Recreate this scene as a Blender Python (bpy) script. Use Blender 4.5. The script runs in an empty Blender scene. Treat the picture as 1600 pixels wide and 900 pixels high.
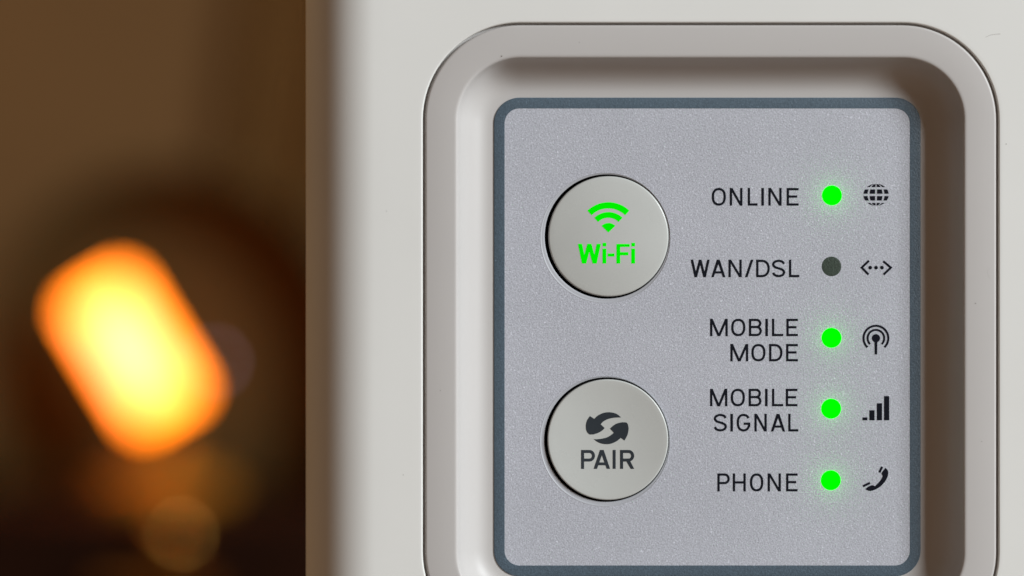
import bpy, bmesh, math, random
from mathutils import Vector, Matrix
from mathutils.geometry import delaunay_2d_cdt
random.seed(7)
PI = math.pi
sc = bpy.context.scene
C = sc.collection
MM = 0.001
CAM = 278.0                       # mm from the lens to the front plane of the device
LENS, SENSOR = 100.0, 36.0
S = 1600.0 / (CAM * SENSOR / LENS)   # photo pixels per mm on the front plane

# ------------------------------------------------------------------ camera, light, exposure
cam_d = bpy.data.cameras.new('camera')
cam = bpy.data.objects.new('camera', cam_d); C.objects.link(cam)
cam.location = (0, -CAM * MM, 0); cam.rotation_euler = (PI / 2, 0, 0)
cam_d.lens = LENS; cam_d.sensor_width = SENSOR
cam_d.clip_start = 0.01; cam_d.clip_end = 50
cam_d.dof.use_dof = True
cam_d.dof.focus_distance = (CAM + 2.2) * MM
cam_d.dof.aperture_fstop = 10.0
sc.camera = cam

w = bpy.data.worlds.new('World'); sc.world = w; w.use_nodes = True
bg = w.node_tree.nodes['Background']
bg.inputs[0].default_value = (0.135, 0.085, 0.053, 1); bg.inputs[1].default_value = 1.0

def area(name, loc, target, size, watts, col, sy=None):
    d = bpy.data.lights.new(name, 'AREA'); d.energy = watts; d.color = col; d.size = size
    if sy: d.shape = 'RECTANGLE'; d.size_y = sy
    o = bpy.data.objects.new(name, d); C.objects.link(o)
    o.location = loc
    o.rotation_euler = (Vector(target) - Vector(loc)).to_track_quat('-Z', 'Y').to_euler()
    return o
# the window to the right of the device, a little above it
area('window_light', (1.56, -1.12, 0.76), (0.015, 0, 0), 0.62, 58.6, (0.95, 1.0, 1.025), 0.62)
# warm fill light, added with no lamp in view, to the left behind the device
pl = bpy.data.lights.new('warm_fill', 'POINT'); pl.energy = 14.0; pl.color = (1.0, 0.62, 0.28); pl.shadow_soft_size = 0.12
plo = bpy.data.objects.new('warm_fill', pl); C.objects.link(plo); plo.location = (-1.25, 0.95, 0.75)

vs = sc.view_settings
vs.view_transform = 'Standard'; vs.look = 'None'; vs.exposure = 0; vs.gamma = 1
sc.render.engine = 'CYCLES'
sc.cycles.use_denoising = True
sc.cycles.max_bounces = 8

# ------------------------------------------------------------------ helpers
def lin(r, g, b):
    f = lambda c: (c / 255 / 12.92) if c / 255 <= 0.04045 else ((c / 255 + 0.055) / 1.055) ** 2.4
    return (f(r), f(g), f(b), 1)

def material(name, col, rough=0.45, spec=0.5, metallic=0.0, grain=None, bump=None, emit=None, sparkle=None, smudge=None):
    """grain=(scale, amount): fine colour variation; bump=(scale, strength, distance, detail)"""
    m = bpy.data.materials.new(name); m.use_nodes = True
    nt = m.node_tree; p = nt.nodes['Principled BSDF']
    p.inputs['Base Color'].default_value = col
    p.inputs['Roughness'].default_value = rough
    p.inputs['Specular IOR Level'].default_value = spec
    p.inputs['Metallic'].default_value = metallic
    tc = nt.nodes.new('ShaderNodeTexCoord')
    if grain:
        n = nt.nodes.new('ShaderNodeTexNoise'); n.inputs['Scale'].default_value = grain[0]; n.inputs['Detail'].default_value = 3
        nt.links.new(tc.outputs['Object'], n.inputs['Vector'])
        mr = nt.nodes.new('ShaderNodeMapRange')
        mr.inputs['From Min'].default_value = 0.25; mr.inputs['From Max'].default_value = 0.75
        mr.inputs['To Min'].default_value = 1 - grain[1]; mr.inputs['To Max'].default_value = 1 + grain[1]
        nt.links.new(n.outputs[0], mr.inputs['Value'])
        mx = nt.nodes.new('ShaderNodeVectorMath'); mx.operation = 'SCALE'
        mx.inputs[0].default_value = col[:3]
        nt.links.new(mr.outputs[0], mx.inputs['Scale'])
        nt.links.new(mx.outputs[0], p.inputs['Base Color'])
        if sparkle:       # sparkles painted as sparse bright spots in the colour, and a broad unevenness of the film
            n2 = nt.nodes.new('ShaderNodeTexNoise'); n2.inputs['Scale'].default_value = sparkle[0]; n2.inputs['Detail'].default_value = 1
            nt.links.new(tc.outputs['Object'], n2.inputs['Vector'])
            m2 = nt.nodes.new('ShaderNodeMapRange'); m2.inputs['From Min'].default_value = 0.66; m2.inputs['From Max'].default_value = 0.74
            m2.inputs['To Max'].default_value = sparkle[1]
            nt.links.new(n2.outputs[0], m2.inputs['Value'])
            n3 = nt.nodes.new('ShaderNodeTexNoise'); n3.inputs['Scale'].default_value = 130; n3.inputs['Detail'].default_value = 4
            nt.links.new(tc.outputs['Object'], n3.inputs['Vector'])
            m3 = nt.nodes.new('ShaderNodeMapRange'); m3.inputs['From Min'].default_value = 0.3; m3.inputs['From Max'].default_value = 0.7
            m3.inputs['To Min'].default_value = -0.03; m3.inputs['To Max'].default_value = 0.03
            nt.links.new(n3.outputs[0], m3.inputs['Value'])
            a1 = nt.nodes.new('ShaderNodeMath'); a1.operation = 'ADD'; a2 = nt.nodes.new('ShaderNodeMath'); a2.operation = 'ADD'
            nt.links.new(mr.outputs[0], a1.inputs[0]); nt.links.new(m2.outputs[0], a1.inputs[1])
            nt.links.new(a1.outputs[0], a2.inputs[0]); nt.links.new(m3.outputs[0], a2.inputs[1])
            nt.links.new(a2.outputs[0], mx.inputs['Scale'])
    if bump:
        n = nt.nodes.new('ShaderNodeTexNoise'); n.inputs['Scale'].default_value = bump[0]; n.inputs['Detail'].default_value = bump[3]
        n.inputs['Roughness'].default_value = 0.6
        nt.links.new(tc.outputs['Object'], n.inputs['Vector'])
        b = nt.nodes.new('ShaderNodeBump'); b.inputs['Strength'].default_value = bump[1]; b.inputs['Distance'].default_value = bump[2]
        nt.links.new(n.outputs[0], b.inputs['Height'])
        nt.links.new(b.outputs[0], p.inputs['Normal'])
    if smudge:            # touch marks: uneven gloss
        n = nt.nodes.new('ShaderNodeTexNoise'); n.inputs['Scale'].default_value = smudge[0]; n.inputs['Detail'].default_value = 5
        nt.links.new(tc.outputs['Object'], n.inputs['Vector'])
        mr2 = nt.nodes.new('ShaderNodeMapRange'); mr2.inputs['From Min'].default_value = 0.3; mr2.inputs['From Max'].default_value = 0.7
        mr2.inputs['To Min'].default_value = rough - smudge[1]; mr2.inputs['To Max'].default_value = rough + smudge[1]
        nt.links.new(n.outputs[0], mr2.inputs['Value']); nt.links.new(mr2.outputs[0], p.inputs['Roughness'])
    if emit:
        p.inputs['Emission Color'].default_value = emit[0]; p.inputs['Emission Strength'].default_value = emit[1]
    return m

def link(name, me, mat, parent=None, smooth=True, angle=35):
    me.name = name
    o = bpy.data.objects.new(name, me); C.objects.link(o)
    if mat: me.materials.append(mat)
    if smooth:
        me.polygons.foreach_set('use_smooth', [True] * len(me.polygons))
        me.set_sharp_from_angle(angle=math.radians(angle))
    if parent: o.parent = parent
    return o

def from_bm(name, bm, mat, parent=None, smooth=True, angle=35):
    me = bpy.data.meshes.new(name); bm.to_mesh(me); bm.free()
    return link(name, me, mat, parent, smooth, angle)

def tag(o, label=None, cat=None, group=None, kind=None):
    if label: o['label'] = label
    if cat: o['category'] = cat
    if group: o['group'] = group
    if kind: o['kind'] = kind
    return o

def empty(name, loc):
    o = bpy.data.objects.new(name, None); C.objects.link(o); o.location = loc
    o.empty_display_size = 0.02
    return o

def mm2(px, py, depth):
    """photo pixel -> (x, z) in mm on the plane `depth` mm behind the front plane"""
    k = (CAM + depth) / CAM / S
    return ((px - 800) * k, (450 - py) * k)

# --- rounded-rectangle family: corner-centre rectangle (x0,x1,z0,z1) grown by r
def rr_loop(rect, r, n=20, ns=4):
    x0, x1, z0, z1 = rect
    pts = []
    for cx, cz, a0 in ((x1, z1, 0), (x0, z1, 90), (x0, z0, 180), (x1, z0, 270)):
        for i in range(n + 1):
            a = math.radians(a0 + 90 * i / n)
            pts.append((cx + r * math.cos(a), cz + r * math.sin(a)))
    return pts

def rr_loft(bm, rect, prof, n=20):
    """prof: (r, y) list in mm; makes a closed band"""
    rings = []
    for r, y in prof:
        rings.append([bm.verts.new((x * MM, y * MM, z * MM)) for x, z in rr_loop(rect, r, n)])
    for a, b in zip(rings, rings[1:]):
        m = len(a)
        for i in range(m):
            j = (i + 1) % m
            bm.faces.new((a[i], a[j], b[j], b[i]))
    return rings

def circ(cx, cz, r, n=96):
    return [(cx + r * math.cos(2 * PI * i / n), cz + r * math.sin(2 * PI * i / n)) for i in range(n)]

def cdt(polys, holes=()):
    """union of polygons minus holes -> verts, tris"""
    co, faces = [], []
    def ccw(p):
        a = sum(p[i - 1][0] * p[i][1] - p[i][0] * p[i - 1][1] for i in range(len(p)))
        return p if a > 0 else p[::-1]
    for p in map(ccw, list(polys) + list(holes)):
        faces.append(list(range(len(co), len(co) + len(p))))
        co += [Vector(q) for q in p]
    nh = len(polys)
    v, e, f, ov, oe, of = delaunay_2d_cdt(co, [], faces, 0, 1e-6)
    tris = [t for t, o in zip(f, of) if o and not any(k >= nh for k in o)]
    return v, tris

def flat(bm, polys, holes, y):
    v, tris = cdt(polys, holes)
    bv = {}
    for t in tris:
        vs_ = []
        for i in t:
            if i not in bv: bv[i] = bm.verts.new((v[i].x * MM, y * MM, v[i].y * MM))
            vs_.append(bv[i])
        bm.faces.new(vs_)

def print_mesh(name, polys, surf, mat, parent, t=0.02, split=None):
    """ink with real thickness t (mm) lying on the surface y = surf(x, z)"""
    v, tris = cdt(polys)
    bm = bmesh.new(); bv = {}
    for tr in tris:
        for i in tr:
            if i not in bv: bv[i] = bm.verts.new((v[i].x * MM, 0, v[i].y * MM))
        bm.faces.new([bv[i] for i in tr])
    if split:
        for _ in range(3):
            es = [e for e in bm.edges if e.calc_length() > split * MM]
            if not es: break
            bmesh.ops.subdivide_edges(bm, edges=es, cuts=1)
            bmesh.ops.triangulate(bm, faces=[f for f in bm.faces if len(f.verts) > 3])
    for q in bm.verts: q.co.y = (surf(q.co.x / MM, q.co.z / MM) - t) * MM
    bnd = [e for e in bm.edges if len(e.link_faces) == 1]
    low = {}
    for e in bnd:
        for q in e.verts:
            if q not in low: low[q] = bm.verts.new(q.co + Vector((0, (t + 0.002) * MM, 0)))
    for e in bnd:
        a, b = e.verts
        bm.faces.new((a, b, low[b], low[a]))
    bmesh.ops.recalc_face_normals(bm, faces=bm.faces)
    return from_bm(name, bm, mat, parent, smooth=False)

def lathe(bm, cx, cz, prof, n=96):
    """turned about the y axis; prof (r, y) in mm"""
    rings = []
    for r, y in prof:
        if r < 1e-6: rings.append([bm.verts.new((cx * MM, y * MM, cz * MM))])
        else: rings.append([bm.verts.new((x * MM, y * MM, z * MM)) for x, z in circ(cx, cz, r, n)])
    for a, b in zip(rings, rings[1:]):
        m = max(len(a), len(b))
        for i in range(m):
            j = (i + 1) % m
            if len(a) == 1: bm.faces.new((a[0], b[j], b[i]))
            elif len(b) == 1: bm.faces.new((a[i], a[j], b[0]))
            else: bm.faces.new((a[i], a[j], b[j], b[i]))

def box(bm, x0, x1, y0, y1, z0, z1):
    r = bmesh.ops.create_cube(bm, size=1)
    bmesh.ops.scale(bm, vec=(x1 - x0, y1 - y0, z1 - z0), verts=r['verts'])
    bmesh.ops.translate(bm, vec=((x0 + x1) / 2, (y0 + y1) / 2, (z0 + z1) / 2), verts=r['verts'])

# --- strokes (all in photo pixels until converted)
def stroke(pts, w, w2=None):
    """outline polygon of an open polyline, mitred"""
    w2 = w if w2 is None else w2
    L, R = [], []
    n = len(pts)
    for i, (x, y) in enumerate(pts):
        if i == 0: d = (pts[1][0] - x, pts[1][1] - y)
        elif i == n - 1: d = (x - pts[-2][0], y - pts[-2][1])
        else:
            a = Vector((x - pts[i - 1][0], y - pts[i - 1][1])).normalized()
            b = Vector((pts[i + 1][0] - x, pts[i + 1][1] - y)).normalized()
            d = (a + b)[:]
        d = Vector(d).normalized(); nrm = Vector((-d.y, d.x))
        h = (w + (w2 - w) * i / (n - 1)) / 2
        if 0 < i < n - 1: h = h / max(0.35, nrm.dot(Vector((-b.y, b.x))))
        L.append((x + nrm.x * h, y + nrm.y * h)); R.append((x - nrm.x * h, y - nrm.y * h))
    return L + R[::-1]

def arc(cx, cy, rx, ry, a0, a1, n=28, p=2.0):
    out = []
    for i in range(n + 1):
        a = math.radians(a0 + (a1 - a0) * i / n); c, s = math.cos(a), math.sin(a)
        out.append((cx + rx * math.copysign(abs(c) ** (2 / p), c), cy + ry * math.copysign(abs(s) ** (2 / p), s)))
    return out

def spline(pts, k=8):
    out = []
    P = [pts[0]] + list(pts) + [pts[-1]]
    for i in range(1, len(P) - 2):
        p0, p1, p2, p3 = (Vector(P[j]) for j in (i - 1, i, i + 1, i + 2))
        for t in (j / k for j in range(k)):
            q = 0.5 * (2 * p1 + (p2 - p0) * t + (2 * p0 - 5 * p1 + 4 * p2 - p3) * t * t + (3 * p1 - p0 - 3 * p2 + p3) * t ** 3)
            out.append((q.x, q.y))
    out.append(tuple(pts[-1]))
    return out

def quad(x0, y0, x1, y1): return [(x0, y0), (x1, y0), (x1, y1), (x0, y1)]

def glyph(ch, x0, x1, t, b, w):
    """strokes of a plain sans capital in the pixel box"""
    h = w / 2; l, r, T, B = x0 + h, x1 - h, t + h, b - h
    m = (T + B) / 2; cx = (l + r) / 2; H = B - T; wd = w * 1.12
    V = lambda x: quad(x - h, t, x + h, b)
    if ch == 'I': return [quad(x0, t, x1, b)]
    if ch == 'L': return [V(l), quad(l, b - w, x1, b)]
    if ch == 'E': return [V(l), quad(l, t, x1, t + w), quad(l, b - w, x1, b), quad(l, m - h - .4, x1 - w * .6, m + h - .4)]
    if ch == 'F': return [V(l), quad(l, t, x1, t + w), quad(l, m - h, x1 - w * .4, m + h)]
    if ch == 'H': return [V(l), V(r), quad(l, m - h, r, m + h)]
    if ch == 'N': return [V(l), V(r), [(x0, t), (x0 + wd, t), (x1, b), (x1 - wd, b)]]
    if ch == 'M': return [V(l), V(r), [(x0, t), (x0 + wd, t), (cx + wd * .5, b), (cx - wd * .5, b)], [(x1, t), (x1 - wd, t), (cx - wd * .5, b), (cx + wd * .5, b)]]
    if ch == 'W':
        q1, q3 = x0 + (x1 - x0) * .27, x0 + (x1 - x0) * .73
        return [[(x0, t), (x0 + wd, t), (q1 + wd * .5, b), (q1 - wd * .5, b)], [(cx - wd * .5, t), (cx + wd * .5, t), (q1 + wd * .5, b), (q1 - wd * .5, b)],
                [(cx - wd * .5, t), (cx + wd * .5, t), (q3 + wd * .5, b), (q3 - wd * .5, b)], [(x1 - wd, t), (x1, t), (q3 + wd * .5, b), (q3 - wd * .5, b)]]
    if ch == 'A':
        y = t + (b - t) * .66
        return [[(cx - wd * .55, t), (cx + wd * .55, t), (x0 + wd, b), (x0, b)], [(cx - wd * .55, t), (cx + wd * .55, t), (x1, b), (x1 - wd, b)],
                quad(x0 + (cx - x0) * .42, y, x1 - (x1 - cx) * .42, y + w * .95)]
    if ch == '/': return [[(x1 - wd, t), (x1, t), (x0 + wd, b), (x0, b)]]
    if ch == 'O': return [stroke(arc(cx, m, r - cx, H / 2, -95, 95, 30, 2.35), w), stroke(arc(cx, m, r - cx, H / 2, 85, 275, 30, 2.35), w)]
    if ch == 'D':
        ex = l + (r - l) * .38
        return [V(l), stroke([(l, T), (ex, T)] + arc(ex, m, r - ex, H / 2, -88, 88, 24, 2.2) + [(ex, B), (l, B)], w)]
    if ch in 'PR':
        rad = H * .27; ex = r - rad * .95
        out = [V(l), stroke([(l, T), (ex, T)] + arc(ex, T + rad, rad * .95, rad, -86, 86, 16) + [(ex, T + 2 * rad), (l, T + 2 * rad)], w)]
        if ch == 'R': out.append([(ex - wd * .9, T + 2 * rad), (ex + wd * .3, T + 2 * rad - .2), (x1, b), (x1 - wd, b)])
        return out
    if ch == 'B':
        r1 = H * .235; r2 = H * .265; e1 = r - r1 - (r - l) * .05; e2 = r - r2
        return [V(l), stroke([(l, T), (e1, T)] + arc(e1, T + r1, r1, r1, -86, 86, 14) + [(e1, T + 2 * r1), (l, T + 2 * r1)], w),
                stroke([(l, B - 2 * r2), (e2, B - 2 * r2)] + arc(e2, B - r2, r2, r2, -86, 86, 14) + [(e2, B), (l, B)], w)]
    if ch == 'S':
        return [stroke(spline([(r - .1, T + H * .2), (r - (r - l) * .16, T + H * .06), (cx, T), (l + (r - l) * .13, T + H * .08), (l + .2, T + H * .25), (l + (r - l) * .17, T + H * .41),
                       (cx, m - H * .01), (r - (r - l) * .14, T + H * .59), (r, T + H * .75), (r - (r - l) * .14, T + H * .93), (cx, B), (l + (r - l) * .15, B - H * .07), (l, B - H * .22)], 5), w)]
    if ch == 'G':
        return [stroke(arc(cx, m, r - cx, H / 2, -32, -180, 24, 2.35), w), stroke(arc(cx, m, r - cx, H / 2, 185, 20, 26, 2.35), w),
                quad(cx + .3, m - .2, x1, m + w - .2), quad(x1 - w, m, x1, m + H * .28)]
    return []

# ------------------------------------------------------------------ materials
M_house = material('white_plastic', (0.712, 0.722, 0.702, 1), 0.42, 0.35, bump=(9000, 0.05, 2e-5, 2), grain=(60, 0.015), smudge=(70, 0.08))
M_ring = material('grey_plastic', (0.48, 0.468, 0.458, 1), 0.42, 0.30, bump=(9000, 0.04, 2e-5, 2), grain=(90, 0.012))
def foil(name, col, g, rough=0.42, spec=0.5):
    return material(name, col, rough, spec, grain=(7200, g), bump=(6500, 0.75, 5.0e-5, 3), sparkle=(5200, 0.4))
M_foil = foil('silver_foil', (0.515, 0.535, 0.600, 1), 0.30)
# the film is thin and lets a little of the light behind it through
nt_ = M_foil.node_tree; pr_ = nt_.nodes['Principled BSDF']; out_ = nt_.nodes['Material Output']
tr_ = nt_.nodes.new('ShaderNodeBsdfTranslucent'); tr_.inputs['Color'].default_value = (0.8, 0.8, 0.8, 1)
mx_ = nt_.nodes.new('ShaderNodeMixShader'); mx_.inputs[0].default_value = 0.15
nt_.links.new(pr_.outputs[0], mx_.inputs[1]); nt_.links.new(tr_.outputs[0], mx_.inputs[2]); nt_.links.new(mx_.outputs[0], out_.inputs['Surface'])
M_border = foil('slate_foil', (0.072, 0.107, 0.140, 1), 0.30)
M_lip = material('foil_lip', (0.40, 0.415, 0.45, 1), 0.5, 0.3, bump=(4200, 0.25, 5e-5, 3))
M_ink = material('black_ink', (0.0045, 0.0058, 0.011, 1), 0.6, 0.10, grain=(7000, 0.5), bump=(6500, 0.4, 4e-5, 3))
M_btn = material('button_plastic', (0.49, 0.51, 0.495, 1), 0.30, 0.5, bump=(12000, 0.03, 1e-5, 2), grain=(220, 0.022), smudge=(180, 0.10))
M_slate_ink = material('slate_ink', (0.020, 0.028, 0.036, 1), 0.45, 0.4)
M_well = material('well_black', (0.008, 0.009, 0.010, 1), 0.6, 0.3)
M_green = material('led_green', (0.0, 0.25, 0.0, 1), 0.5, 0.0, emit=((0, 1, 0, 1), 1.6))
M_chip = material('led_chip_green', (0.0, 0.2, 0.0, 1), 0.5, 0.0, emit=((0.01, 1, 0.03, 1), 11.0))
M_green_print = material('backlit_green', (0.0, 0.05, 0.0, 1), 0.5, 0.0, emit=((0, 1, 0, 1), 0.83))
M_off = foil('led_off', (0.036, 0.055, 0.042, 1), 0.35)
M_dust = material('dust', (0.10, 0.085, 0.07, 1), 0.8, 0.1)

# ------------------------------------------------------------------ room behind: wall, floor, curtain
M_wall = material('ochre_wall', (0.205, 0.116, 0.049, 1), 0.9, 0.1, bump=(60, 0.2, 0.002, 4), grain=(3, 0.12))
M_floor = material('dark_floor', (0.05, 0.03, 0.018, 1), 0.6, 0.3, grain=(8, 0.2))
bm = bmesh.new(); box(bm, -3.0, 3.0, 2.2, 2.3, -0.86, 1.9)
tag(from_bm('wall', bm, M_wall, smooth=False), kind='structure')
bm = bmesh.new(); box(bm, -3.0, 3.0, -1.2, 2.3, -0.92, -0.86)
tag(from_bm('floor', bm, M_floor, smooth=False), kind='structure')

# ------------------------------------------------------------------ the router
router = tag(empty('router', (0, 0, 0)), 'white internet router with recessed grey control panel, two round buttons and green lights', 'router')

RECT = None
_a = mm2(812, 187, 0); _b = mm2(1409, 863 * 1.0, 0)
RECT = (_a[0], _b[0], _b[1], _a[1])          # corner centres of the recess family, mm
PY = 3.32                                      # depth of the panel face
OUT = (-20.65 + 10, 59.6 - 10, -110 + 10, 62 - 10)

# housing: front plate with the opening, rounded edges, sides, back
bm = bmesh.new()
prof = [(1.2, 0), (2.8, 0)]
NF = 28
for i in range(1, NF + 1):
    a = PI / 2 * i / NF
    prof.append((2.8 + 7.2 * math.sin(a), 7.2 * (1 - math.cos(a))))
prof += [(9.9, 10.5), (9.2, 34), (7.5, 36), (5, 36.4)]
rr_loft(bm, OUT, prof)
lip = [(9.50, 0.75), (9.48, 0.2)] + [(9.48 + 0.16 * (1 - math.cos(a)), 0.16 * (1 - math.sin(a)) + 0.0) for a in (0.2, 0.5, 0.8, 1.1, 1.35, PI / 2)] + [(9.95, 0)]
rr_loft(bm, RECT, lip)
flat(bm, [rr_loop(OUT, 1.2)], [rr_loop(RECT, 9.95)], 0)
flat(bm, [rr_loop(OUT, 5)], [], 36.4)
bmesh.ops.remove_doubles(bm, verts=bm.verts, dist=1e-7)
housing = from_bm('housing', bm, M_house, router, angle=50)

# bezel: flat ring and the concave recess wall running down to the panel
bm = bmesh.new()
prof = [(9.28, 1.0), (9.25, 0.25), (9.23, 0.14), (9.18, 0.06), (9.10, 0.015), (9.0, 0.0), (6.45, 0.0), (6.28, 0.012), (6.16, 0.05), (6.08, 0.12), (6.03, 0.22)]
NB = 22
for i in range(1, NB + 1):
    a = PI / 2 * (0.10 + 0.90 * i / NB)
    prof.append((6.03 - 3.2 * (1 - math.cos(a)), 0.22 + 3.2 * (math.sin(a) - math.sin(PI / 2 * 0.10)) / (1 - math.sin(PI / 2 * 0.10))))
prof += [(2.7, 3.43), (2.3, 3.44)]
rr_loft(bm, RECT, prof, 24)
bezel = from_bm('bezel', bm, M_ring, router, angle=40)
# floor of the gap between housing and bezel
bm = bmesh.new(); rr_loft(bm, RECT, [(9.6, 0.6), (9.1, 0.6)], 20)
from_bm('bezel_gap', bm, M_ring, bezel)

# control panel (built on its own plane)
panel = empty('control_panel', (0, 0, 0)); panel.parent = router
k = (CAM + PY) / CAM
def onpanel(px, py): return mm2(px, py, PY)
po0 = onpanel(771.5, 152.5); po1 = onpanel(1438.5, 900.5)
pr = 2.55
PRECT = (po0[0] + pr, po1[0] - pr, po1[1] + pr, po0[1] - pr)
BR_out, BR_in = pr, pr - 17.0 / S * k
# each opening: rolled lip (outer circle, px) and the slightly off-centre hole it runs down to
HOLES = [(onpanel(945.8, 371.8), onpanel(948.2, 369.6)), (onpanel(945.0, 689.6), onpanel(947.8, 687.0))]
RL, RH = 102.0 / S * k, 97.2 / S * k
bm = bmesh.new()
flat(bm, [rr_loop(PRECT, BR_in, 12)], [circ(h[0][0], h[0][1], RL, 128) for h in HOLES], PY)
face = from_bm('panel_face', bm, M_foil, panel, smooth=False)
bm = bmesh.new()
rr_loft(bm, PRECT, [(BR_in, PY), (BR_in + 0.02, PY - 0.015), (BR_out - 0.12, PY - 0.015), (BR_out - 0.04, PY + 0.01), (BR_out, PY + 0.05), (BR_out, PY + 0.3)], 16)
from_bm('panel_border', bm, M_border, panel, angle=30)
for ho, hi in HOLES:
    bm = bmesh.new(); rings = []
    for f, y in ((0, 0), (0.05, -0.012), (0.11, -0.014), (0.17, 0.0), (0.22, 0.025), (0.50, 0.035), (0.85, 0.045), (0.95, 0.07), (1.0, 0.15), (1.0, 0.6)):
        cx, cz, rr = ho[0] + (hi[0] - ho[0]) * f, ho[1] + (hi[1] - ho[1]) * f, RL + (RH - RL) * f
        rings.append([bm.verts.new((x * MM, (PY + y) * MM, z * MM)) for x, z in circ(cx, cz, rr, 128)])
    for a, b in zip(rings, rings[1:]):
        for i in range(128): bm.faces.new((a[i], a[(i + 1) % 128], b[(i + 1) % 128], b[i]))
    lipo = from_bm('button_opening', bm, M_lip, panel, angle=60)
    bm = bmesh.new()
    lathe(bm, hi[0], hi[1], [(RH + 0.01, PY + 0.35), (RH + 0.01, PY + 3.0), (0, PY + 3.0)], 96)
    from_bm('well', bm, M_well, lipo)

# buttons
def make_button(cpx, cpy, rpx, top, sag, tilt, label):
    """sag > 0 domed, < 0 dished; tilt = (dx, dz) slope"""
    cx, cz = mm2(cpx, cpy, top)
    r = rpx / S * (CAM + top) / CAM
    fil = 0.16
    surf = lambda x, z: top + sag * (((x - cx) ** 2 + (z - cz) ** 2) / (r * r)) + tilt[0] * (x - cx) + tilt[1] * (z - cz)
    bm = bmesh.new()
    prof = [(0, 0)] + [((r - fil) * i / 14, 0) for i in range(1, 15)]
    base = len(prof)
    prof += [(r - fil + fil * math.sin(a), fil * (1 - math.cos(a))) for a in (PI / 2 * i / 7 for i in range(1, 8))] + [(r, 3.8)]
    lathe(bm, cx, cz, prof, 128)
    for v in bm.verts:
        if v.co.y < 3 * MM: v.co.y += surf(v.co.x / MM, v.co.z / MM) * MM
        else: v.co.y = (PY + 2.6) * MM
    b = from_bm('button', bm, M_btn, router, angle=60)
    b['label'] = label
    return b, surf, (cx, cz), top
b1, s1, c1, top1 = make_button(951.0, 369.2, 94.2, PY - 0.42, 0.40, (0.0, 0.0), 'round grey button with green lit Wi-Fi symbol')
b2, s2, c2, top2 = make_button(949.7, 686.8, 94.2, PY + 0.02, -0.36, (0.0, 0.0), 'round grey button printed PAIR under two curved arrows')

def put(name, polys_px, depth, surf, mat, parent, t=0.02, split=None):
    return print_mesh(name, [[mm2(x, y, depth) for x, y in p] for p in polys_px], surf, mat, parent, t, split)
def zoomed(ox, oy, s): return lambda pts: [(ox + x / s, oy + y / s) for x, y in pts]

# Wi-Fi symbol: two arcs and a wedge, and the word
ax, ay = 950.8, 363.1
for r0, r1 in ((37.6, 47.2), (22.9, 31.8)):
    rm, wd_ = (r0 + r1) / 2, r1 - r0
    pa = arc(ax, ay, rm, rm, -134, -46, 28)
    put('wifi_arc', [stroke(pa, wd_)] + [circ(x, y, wd_ * .30, 12) for x, y in ()], top1, s1, M_green_print, b1, 0.02, 0.6)
put('wifi_dot', [[(ax, ay)] + arc(ax, ay, 14.9, 14.7, -136, -44, 14)], top1, s1, M_green_print, b1, 0.02, 0.6)
bw = 5.9
word = glyph('W', 903.2, 938.9, 381, 411.6, 5.6) + [quad(941.6, 388.4, 947.4, 411.6), quad(941.8, 379.4, 947.4, 384.9)] + [quad(949.8, 396, 960.2, 400.7)] \
     + [quad(963.4, 381.2, 969.2, 411.6), quad(969.0, 381.2, 984, 385.7), quad(969.0, 394, 981.9, 398.8)] + [quad(986.6, 388.4, 992.4, 411.6), quad(986.8, 379.4, 992.3, 384.9)]
put('lettering', word, top1, s1, M_green_print, b1, 0.02, 0.6)

# PAIR: two curved arrows and the word
Z = zoomed(890, 630, 7.5)
A1 = spline([(602, 165), (560, 130), (510, 111), (450, 105), (390, 115), (330, 145), (290, 183)], 4) + spline([(238, 150), (205, 200), (191, 255), (194, 310), (210, 345), (235, 366)], 4) \
   + spline([(280, 366), (340, 346), (385, 318), (412, 290)], 4) + spline([(365, 247), (395, 215), (450, 186), (520, 170), (596, 166)], 4)
A2 = spline([(282, 421), (330, 455), (380, 474), (440, 480), (500, 470), (560, 440), (600, 405)], 4) + spline([(643, 437), (675, 380), (690, 320), (690, 280), (682, 245), (665, 225)], 4) \
   + spline([(620, 222), (560, 235), (515, 260), (473, 297)], 4) + spline([(518, 345), (490, 370), (440, 399), (380, 415), (330, 421), (290, 422)], 4)
for a in (A1, A2): put('pair_arrow', [Z(a)], top2, s2, M_slate_ink, b2, 0.02, 0.6)
put('lettering', glyph('P', 908, 929.7, 703, 732.4, 4.7) + glyph('A', 927.6, 953.3, 703, 732.4, 4.7) + glyph('I', 957.4, 962.0, 703, 732.4, 4.7) + glyph('R', 968.9, 990.9, 703, 732.4, 4.7),
    top2, s2, M_slate_ink, b2, 0.02, 0.6)

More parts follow.
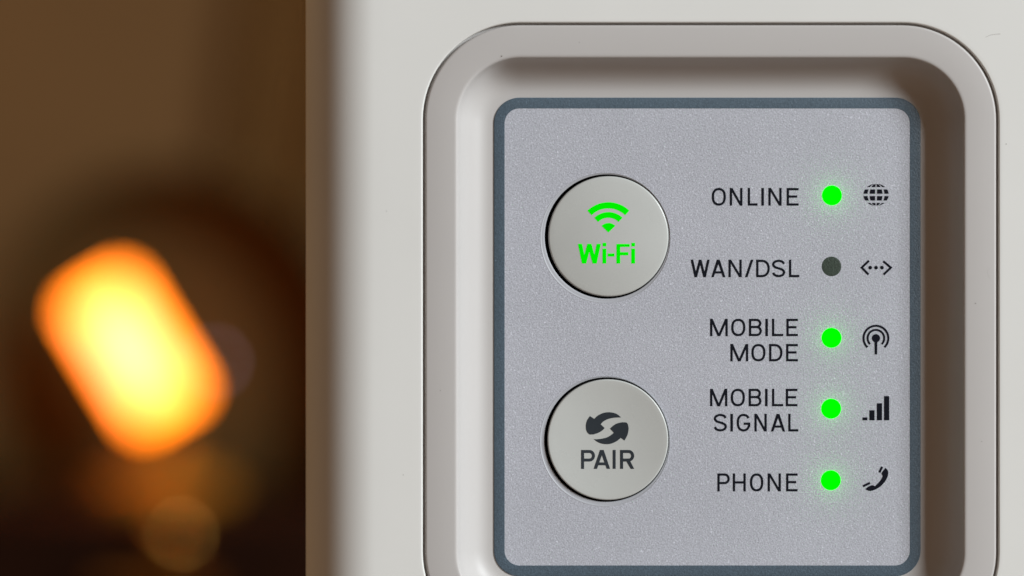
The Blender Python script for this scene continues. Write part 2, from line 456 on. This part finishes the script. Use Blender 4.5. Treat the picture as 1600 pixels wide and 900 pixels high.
# printed words on the panel: letter boxes measured in the photograph
flat_s = lambda x, z: PY
WORDS = [
    ((1060, 270, 4.444), 105, 228, [('O', 232, 330), ('N', 357, 445), ('L', 482, 550), ('I', 576, 594), ('N', 625, 717), ('E', 752, 835)]),
    ((1060, 270, 4.444), 603, 725, [('W', 85, 218), ('A', 228, 327), ('N', 348, 440), ('/', 462, 521), ('D', 540, 635), ('S', 650, 742), ('L', 768, 840)]),
    ((1060, 480, 4.444), 80, 201, [('M', 220, 343), ('O', 367, 465), ('B', 490, 580), ('I', 604, 622), ('L', 650, 728), ('E', 750, 830)]),
    ((1060, 480, 4.444), 255, 376, [('M', 361, 485), ('O', 507, 605), ('D', 630, 723), ('E', 748, 830)]),
    ((1060, 480, 4.444), 566, 688, [('M', 220, 340), ('O', 364, 462), ('B', 488, 577), ('I', 602, 620), ('L', 650, 728), ('E', 746, 827)]),
    ((1060, 480, 4.444), 740, 863, [('S', 245, 337), ('I', 361, 379), ('G', 405, 500), ('N', 528, 614), ('A', 642, 742), ('L', 763, 833)]),
    ((1060, 590, 4.444), 665, 790, [('P', 271, 357), ('H', 378, 468), ('O', 497, 590), ('N', 620, 712), ('E', 748, 828)]),
]
for (ox, oy, s), t, b, ls in WORDS:
    polys = []
    for ch, x0, x1 in ls:
        polys += glyph(ch, ox + x0 / s, ox + x1 / s, oy + t / s, oy + b / s, 3.65)
    wo = put('lettering', polys, PY, flat_s, M_ink, panel, 0.015)
    wo['label'] = 'dark printed word ' + ''.join(q[0] for q in ls)

# icons
Zs = 12.86
polys = []
gx, gy, ga, gb = 1368.9, 304.3, 19.8, 17.2
for y0, y1 in ((-16.6, -12.0), (-8.4, -1.6), (2.0, 9.0), (12.7, 16.6)):
    for c in range(4):
        lo, hi = (-1.0, -0.51, 0.08, 0.67)[c], (-0.67, -0.08, 0.51, 1.0)[c]
        L_, R_ = [], []
        for i in range(7):
            y = y0 + (y1 - y0) * i / 6; q = math.sqrt(max(0.05, 1 - (y / gb) ** 2))
            L_.append((gx + lo * ga * q, gy + y)); R_.append((gx + hi * ga * q, gy + y))
        polys.append(L_ + R_[::-1])
put('globe_icon', polys, PY, flat_s, M_ink, panel, 0.015)
Z = zoomed(1330, 380, Zs)
put('arrows_icon', [stroke(Z([(358, 350), (212, 490), (350, 630)]), 3.5), stroke(Z([(645, 362), (798, 490), (650, 630)]), 3.5)] + [circ(*Z([(x, 491)])[0], 2.9, 20) for x in (382, 499, 618)],
    PY, flat_s, M_ink, panel, 0.015)
Z = zoomed(1330, 495, Zs)
c_ = Z([(497, 430)])[0]
put('antenna_icon', [circ(c_[0], c_[1], 6.5, 28), stroke(Z([(497, 480), (497, 755)]), 4.7, 3.9), stroke(arc(c_[0], c_[1], 13.0, 13.0, 135, 405, 40), 3.3), stroke(arc(c_[0], c_[1], 19.4, 19.4, 133, 407, 48), 3.4)],
    PY, flat_s, M_ink, panel, 0.015)
Z = zoomed(1330, 605, Zs)
put('signal_bars_icon', [Z(quad(*q)) for q in ((225, 606, 325, 665), (365, 462, 470, 665), (515, 322, 620, 665), (660, 178, 765, 665))], PY, flat_s, M_ink, panel, 0.015)
Z = zoomed(1330, 715, Zs)
ph = spline([(690, 205), (735, 255), (745, 320), (725, 400), (680, 480), (600, 570), (500, 635), (400, 670), (330, 660), (282, 632)], 3) \
   + spline([(330, 592), (400, 556), (450, 560), (480, 575)], 3) + spline([(545, 505), (600, 440), (632, 372)], 3) + spline([(606, 318), (635, 270), (665, 235)], 3)
put('handset_icon', [Z(ph), stroke(Z([(622, 183), (565, 300)]), 3.6), stroke(Z([(378, 508), (238, 575)]), 3.6)], PY, flat_s, M_ink, panel, 0.015)

# indicator lights: low lens domes in the panel
def led(px, py, rpx, mat, label, hgt=0.10):
    cx, cz = onpanel(px, py); r = rpx / S * k
    bm = bmesh.new()
    prof = [(0, -hgt)] + [(r * math.sin(a), -hgt * math.cos(a)) for a in (PI / 2 * i / 8 for i in range(1, 8))] + [(r, 0.0), (r, 0.05)]
    lathe(bm, cx, cz, [(a, PY + b) for a, b in prof], 48)
    o = from_bm('indicator_light', bm, mat, router, angle=60); o['label'] = label
    if mat is M_green:       # the chip that shines through the film from behind
        bm = bmesh.new()
        lathe(bm, cx, cz, [(0, PY + 1.3), (0.75, PY + 1.3), (0.75, PY + 1.6), (0, PY + 1.6)], 20)
        from_bm('led_chip', bm, M_chip, o, angle=40)
led(1299.9, 305.3, 15.6, M_green, 'lit green light beside ONLINE')
led(1299.2, 416.3, 15.4, M_off, 'unlit dark light beside WAN/DSL', 0.02)
led(1299.2, 527.9, 15.6, M_green, 'lit green light beside MOBILE MODE')
led(1298.6, 638.6, 15.6, M_green, 'lit green light beside MOBILE SIGNAL')
led(1298.1, 750.4, 15.6, M_green, 'lit green light beside PHONE')

# specks, a smudge and two fine scratches on the plastic
M_mark = material('scuff', (0.47, 0.465, 0.45, 1), 0.6, 0.2)
def blob(x, y, r): return [(x + r * random.uniform(.6, 1.2) * math.cos(a), y + r * random.uniform(.6, 1.2) * math.sin(a)) for a in (2 * PI * i / 9 for i in range(9))]
flat0 = lambda x, z: 0.0
for x, y, r in ((783.5, 88, 1.2), (1572, 225, 0.9), (1524, 474, 0.9), (604, 330, 0.6), (630, 742, 0.7), (1534, 690, 0.6), (905, 66, 0.6), (1250, 78, 0.5), (688, 610, 0.6)):
    put('dust_speck', [blob(x, y, r)], 0, flat0, M_dust, router, 0.015)
put('scuff_mark', [stroke(spline([(1540, 58), (1549, 54.5), (1563, 53)], 6), 0.7, 1.2)], 0, flat0, M_mark, router, 0.004)
put('scuff_mark', [stroke(spline([(1547, 418), (1543, 424), (1545, 432), (1548, 436)], 6), 1.0, 0.6)], 0, flat0, M_mark, router, 0.004)
M_lint = material('pale_lint', (0.62, 0.63, 0.66, 1), 0.8, 0.1)
for x, y, r in ((842, 540, 1.0), (1074, 842, 0.9), (1180, 214, 0.9), (1010, 552, 0.8), (1392, 872, 0.9), (820, 250, 0.8), (1230, 470, 0.7), (1052, 250, 0.8)):
    put('lint_speck', [blob(x, y, r)], PY, flat_s, M_lint, panel, 0.02)

# ------------------------------------------------------------------ furniture: the table it stands on, sideboard, lamp, curtain
M_wood = material('dark_wood', (0.022, 0.007, 0.003, 1), 0.6, 0.05, grain=(30, 0.3))
M_table = material('warm_oak', (0.24, 0.145, 0.085, 1), 0.5, 0.35, grain=(30, 0.25))
tb = tag(empty('table', (0.05, 0.2, -0.86)), 'oak table carrying the white router', 'table')
def child_box(name, parent, mat, *b):
    bm = bmesh.new(); box(bm, *b)
    bmesh.ops.bevel(bm, geom=bm.edges[:], offset=0.003, segments=2, affect='EDGES')
    o = from_bm(name, bm, mat, parent, angle=40)
    o.matrix_parent_inverse = Matrix.Translation(-parent.location)
    return o
child_box('tabletop', tb, M_table, -0.5, 0.7, -0.55, 0.5, -0.14, -0.110)
for x in (-0.45, 0.51):
    for y in (-0.5, 0.43): child_box('leg', tb, M_table, x, x + 0.04, y, y + 0.04, -0.86, -0.14)

def at(px, py, y):
    """point seen at a photo pixel, y metres behind the front plane"""
    kk = (CAM * MM + y) * SENSOR / LENS / 1600
    return Vector(((px - 800) * kk, y, (450 - py) * kk))
SB = 0.90                         # front of the sideboard
ztop = at(0, 775, 0.98).z
sb = tag(empty('sideboard', (-0.2, SB, -0.86)), 'very dark wooden sideboard below the glowing lamp, out of focus', 'sideboard')
child_box('body', sb, M_wood, -0.75, 0.45, SB, SB + 0.42, -0.86, ztop - 0.022)
child_box('top', sb, M_wood, -0.77, 0.47, SB - 0.015, SB + 0.43, ztop - 0.02, ztop)
child_box('drawer_front', sb, M_wood, -0.42, -0.02, SB - 0.012, SB - 0.001, ztop - 0.16, ztop - 0.035)
M_brass = material('brass', (0.90, 0.42, 0.09, 1), 0.22, 0.5, 1.0)
kp = at(275, 838, SB - 0.03)
bm = bmesh.new()
bmesh.ops.create_uvsphere(bm, u_segments=24, v_segments=14, radius=0.0075)
bmesh.ops.translate(bm, vec=kp, verts=bm.verts)
r = bmesh.ops.create_cone(bm, cap_ends=True, segments=16, radius1=0.004, radius2=0.003, depth=0.022)
bmesh.ops.rotate(bm, cent=(0, 0, 0), matrix=Matrix.Rotation(PI / 2, 3, 'X'), verts=r['verts'])
bmesh.ops.translate(bm, vec=kp + Vector((0, 0.011, 0)), verts=r['verts'])
ko = from_bm('knob', bm, M_brass, sb, angle=50); ko.matrix_parent_inverse = Matrix.Translation(-sb.location)

bm = bmesh.new()
hp = at(245, 925, SB - 0.03)
bmesh.ops.create_cone(bm, cap_ends=True, segments=20, radius1=0.005, radius2=0.005, depth=0.045)
bmesh.ops.rotate(bm, cent=(0, 0, 0), matrix=Matrix.Rotation(PI / 2, 3, 'Y'), verts=bm.verts)
for sx_ in (-0.016, 0.016):
    r = bmesh.ops.create_cone(bm, cap_ends=True, segments=12, radius1=0.003, radius2=0.003, depth=0.02)
    bmesh.ops.rotate(bm, cent=(0, 0, 0), matrix=Matrix.Rotation(PI / 2, 3, 'X'), verts=r['verts'])
    bmesh.ops.translate(bm, vec=(sx_, 0.010, 0), verts=r['verts'])
bmesh.ops.translate(bm, vec=hp, verts=bm.verts)
hd = from_bm('handle', bm, M_brass, sb, angle=50); hd.matrix_parent_inverse = Matrix.Translation(-sb.location)

# the lamp: a tilted glowing tube in front of a dark round reflector on a stand
LY = 0.98
lc = at(208, 548, LY)
lamp = tag(empty('lamp', (lc.x, LY + 0.03, ztop)), 'blurred orange glowing lamp with tilted tube in a dark arched hood', 'lamp')
M_dark = material('dark_bronze', (0.046, 0.036, 0.011, 1), 0.65, 0.08, grain=(20, 0.15))
m = bpy.data.materials.new('glowing_glass'); m.use_nodes = True; nt = m.node_tree
p = nt.nodes['Principled BSDF']; p.inputs['Base Color'].default_value = (0.3, 0.1, 0.02, 1)
tc = nt.nodes.new('ShaderNodeTexCoord'); mp = nt.nodes.new('ShaderNodeMapping')
hl, hw = 0.0320, 0.0165
mp.inputs['Scale'].default_value = (1 / hw, 1 / hw, 1 / hl)
nt.links.new(tc.outputs['Object'], mp.inputs['Vector'])
sx = nt.nodes.new('ShaderNodeSeparateXYZ'); nt.links.new(mp.outputs[0], sx.inputs[0])
ab = nt.nodes.new('ShaderNodeMath'); ab.operation = 'ABSOLUTE'; nt.links.new(sx.outputs['Z'], ab.inputs[0])
ax_ = nt.nodes.new('ShaderNodeMath'); ax_.operation = 'ABSOLUTE'; nt.links.new(sx.outputs['X'], ax_.inputs[0])
mxx = nt.nodes.new('ShaderNodeMath'); mxx.operation = 'MAXIMUM'; nt.links.new(ab.outputs[0], mxx.inputs[0]); nt.links.new(ax_.outputs[0], mxx.inputs[1])
cr = nt.nodes.new('ShaderNodeValToRGB')
cr.color_ramp.elements[0].position = 0.45; cr.color_ramp.elements[0].color = (1.0, 0.19, 0.075, 1)
cr.color_ramp.elements[1].position = 0.90; cr.color_ramp.elements[1].color = (1.0, 0.205, 0.0012, 1)
nt.links.new(mxx.outputs[0], cr.inputs[0]); nt.links.new(cr.outputs[0], p.inputs['Emission Color'])
p.inputs['Emission Strength'].default_value = 8.5
bm = bmesh.new()
bmesh.ops.create_cone(bm, cap_ends=True, segments=32, radius1=hw, radius2=hw, depth=2 * hl)
bmesh.ops.bevel(bm, geom=[e for e in bm.edges if len(e.link_faces) == 2 and abs(e.verts[0].co.z - e.verts[1].co.z) < 1e-6], offset=0.003, segments=3, affect='EDGES')
TILT = Matrix.Rotation(math.radians(-31.2), 3, 'Y')
bulb = from_bm('bulb', bm, m, lamp, angle=40)
bulb.rotation_euler = TILT.to_euler(); bulb.location = lc - lamp.location
for sgn in (-1, 1):
    bm = bmesh.new()
    bmesh.ops.create_cone(bm, cap_ends=True, segments=24, radius1=0.009, radius2=0.009, depth=0.008)
    bmesh.ops.translate(bm, vec=(0, 0, sgn * (hl + 0.0045)), verts=bm.verts)
    so = from_bm('socket', bm, M_dark, lamp, angle=40); so.rotation_euler = bulb.rotation_euler; so.location = bulb.location
# arched hood behind the tube, open to the camera side
ac = at(265, 552, LY + 0.02); R_ = 0.082
def arch(r): return [(ac.x + r * math.cos(a), ac.z + r * math.sin(a)) for a in (PI * i / 40 for i in range(41))] + [(ac.x - r, ztop + 0.0005), (ac.x + r, ztop + 0.0005)]
bm = bmesh.new()
rings = []
for r, y in ((R_ - 0.004, LY + 0.065), (R_ - 0.003, LY + 0.02), (R_, LY + 0.018), (R_ + 0.003, LY + 0.02), (R_ + 0.002, LY + 0.07)):
    rings.append([bm.verts.new((x, y, z)) for x, z in arch(r)])
for a, b in zip(rings, rings[1:]):
    for i in range(len(a)): bm.faces.new((a[i], a[(i + 1) % len(a)], b[(i + 1) % len(a)], b[i]))
bm.faces.new(rings[0]); bm.faces.new(rings[-1][::-1])
bmesh.ops.recalc_face_normals(bm, faces=bm.faces)
ho_ = from_bm('hood', bm, M_dark, lamp, angle=30); ho_.matrix_parent_inverse = Matrix.Translation(-lamp.location)
M_copper = material('ochre_metal', (0.44, 0.18, 0.014, 1), 0.55, 0.1, 0.0, grain=(40, 0.1))
bm = bmesh.new()
lathe(bm, 0, 0, [(0, 0), (29, 0), (30, 2), (29, 7), (12, 11), (5, 13), (0, 13)], 48)
bmesh.ops.rotate(bm, cent=(0, 0, 0), matrix=Matrix.Rotation(-PI / 2, 3, 'X'), verts=bm.verts)
for v in bm.verts: v.co.z = abs(v.co.z)
ba = from_bm('base', bm, M_copper, lamp, angle=40)
ba.location = Vector((at(258, 0, LY).x, LY - 0.005, ztop + 0.0005)) - lamp.location
# the stem runs from the base to the lower socket
lo = lc + Vector((math.sin(math.radians(31.2)), 0, -math.cos(math.radians(31.2)))) * (hl + 0.008)
bs = Vector((at(258, 0, LY).x, LY - 0.005, ztop + 0.011))
dv = lo - bs
bm = bmesh.new()
bmesh.ops.create_cone(bm, cap_ends=True, segments=16, radius1=0.004, radius2=0.004, depth=dv.length)
stem = from_bm('stem', bm, M_copper, lamp, angle=40)
stem.location = (lo + bs) / 2 - lamp.location; stem.rotation_euler = dv.to_track_quat('Z', 'Y').to_euler()
M_glint = material('glint_glow', (0.3, 0.3, 0.4, 1), 0.3, emit=((0.60, 0.46, 0.62, 1), 2.4))  # small glint beside the tube, imitated by an added glowing bead
bm = bmesh.new(); bmesh.ops.create_uvsphere(bm, u_segments=16, v_segments=10, radius=0.0016)
po_ = from_bm('violet_glint', bm, M_glint, lamp); po_.location = at(336, 566, LY + 0.017) - lamp.location
po_['label'] = 'tiny pale violet glint made as a glowing bead'

# dark red-brown curtain at the right of the gap
M_cur = material('brown_curtain', (0.36, 0.195, 0.068, 1), 0.9, 0.1, grain=(15, 0.2))
bm = bmesh.new()
cx0 = at(430, 0, 2.15).x
cols = []
for i in range(121):
    x = cx0 + 0.9 * i / 120
    yy = 2.13 + 0.03 * math.sin(i * 0.42) + 0.012 * math.sin(i * 0.9 + 1)
    cols.append([bm.verts.new((x + 0.14 * (zz - 0.35) , yy, zz)) for zz in (-0.84, -0.3, 0.2, 0.7, 1.4)])
for a, b in zip(cols, cols[1:]):
    for j in range(4): bm.faces.new((a[j], b[j], b[j + 1], a[j + 1]))
bmesh.ops.solidify(bm, geom=bm.faces[:], thickness=0.004)
tag(from_bm('curtain', bm, M_cur, angle=60), 'dim brown curtain hanging at the top left beside the router, out of focus', 'curtain')
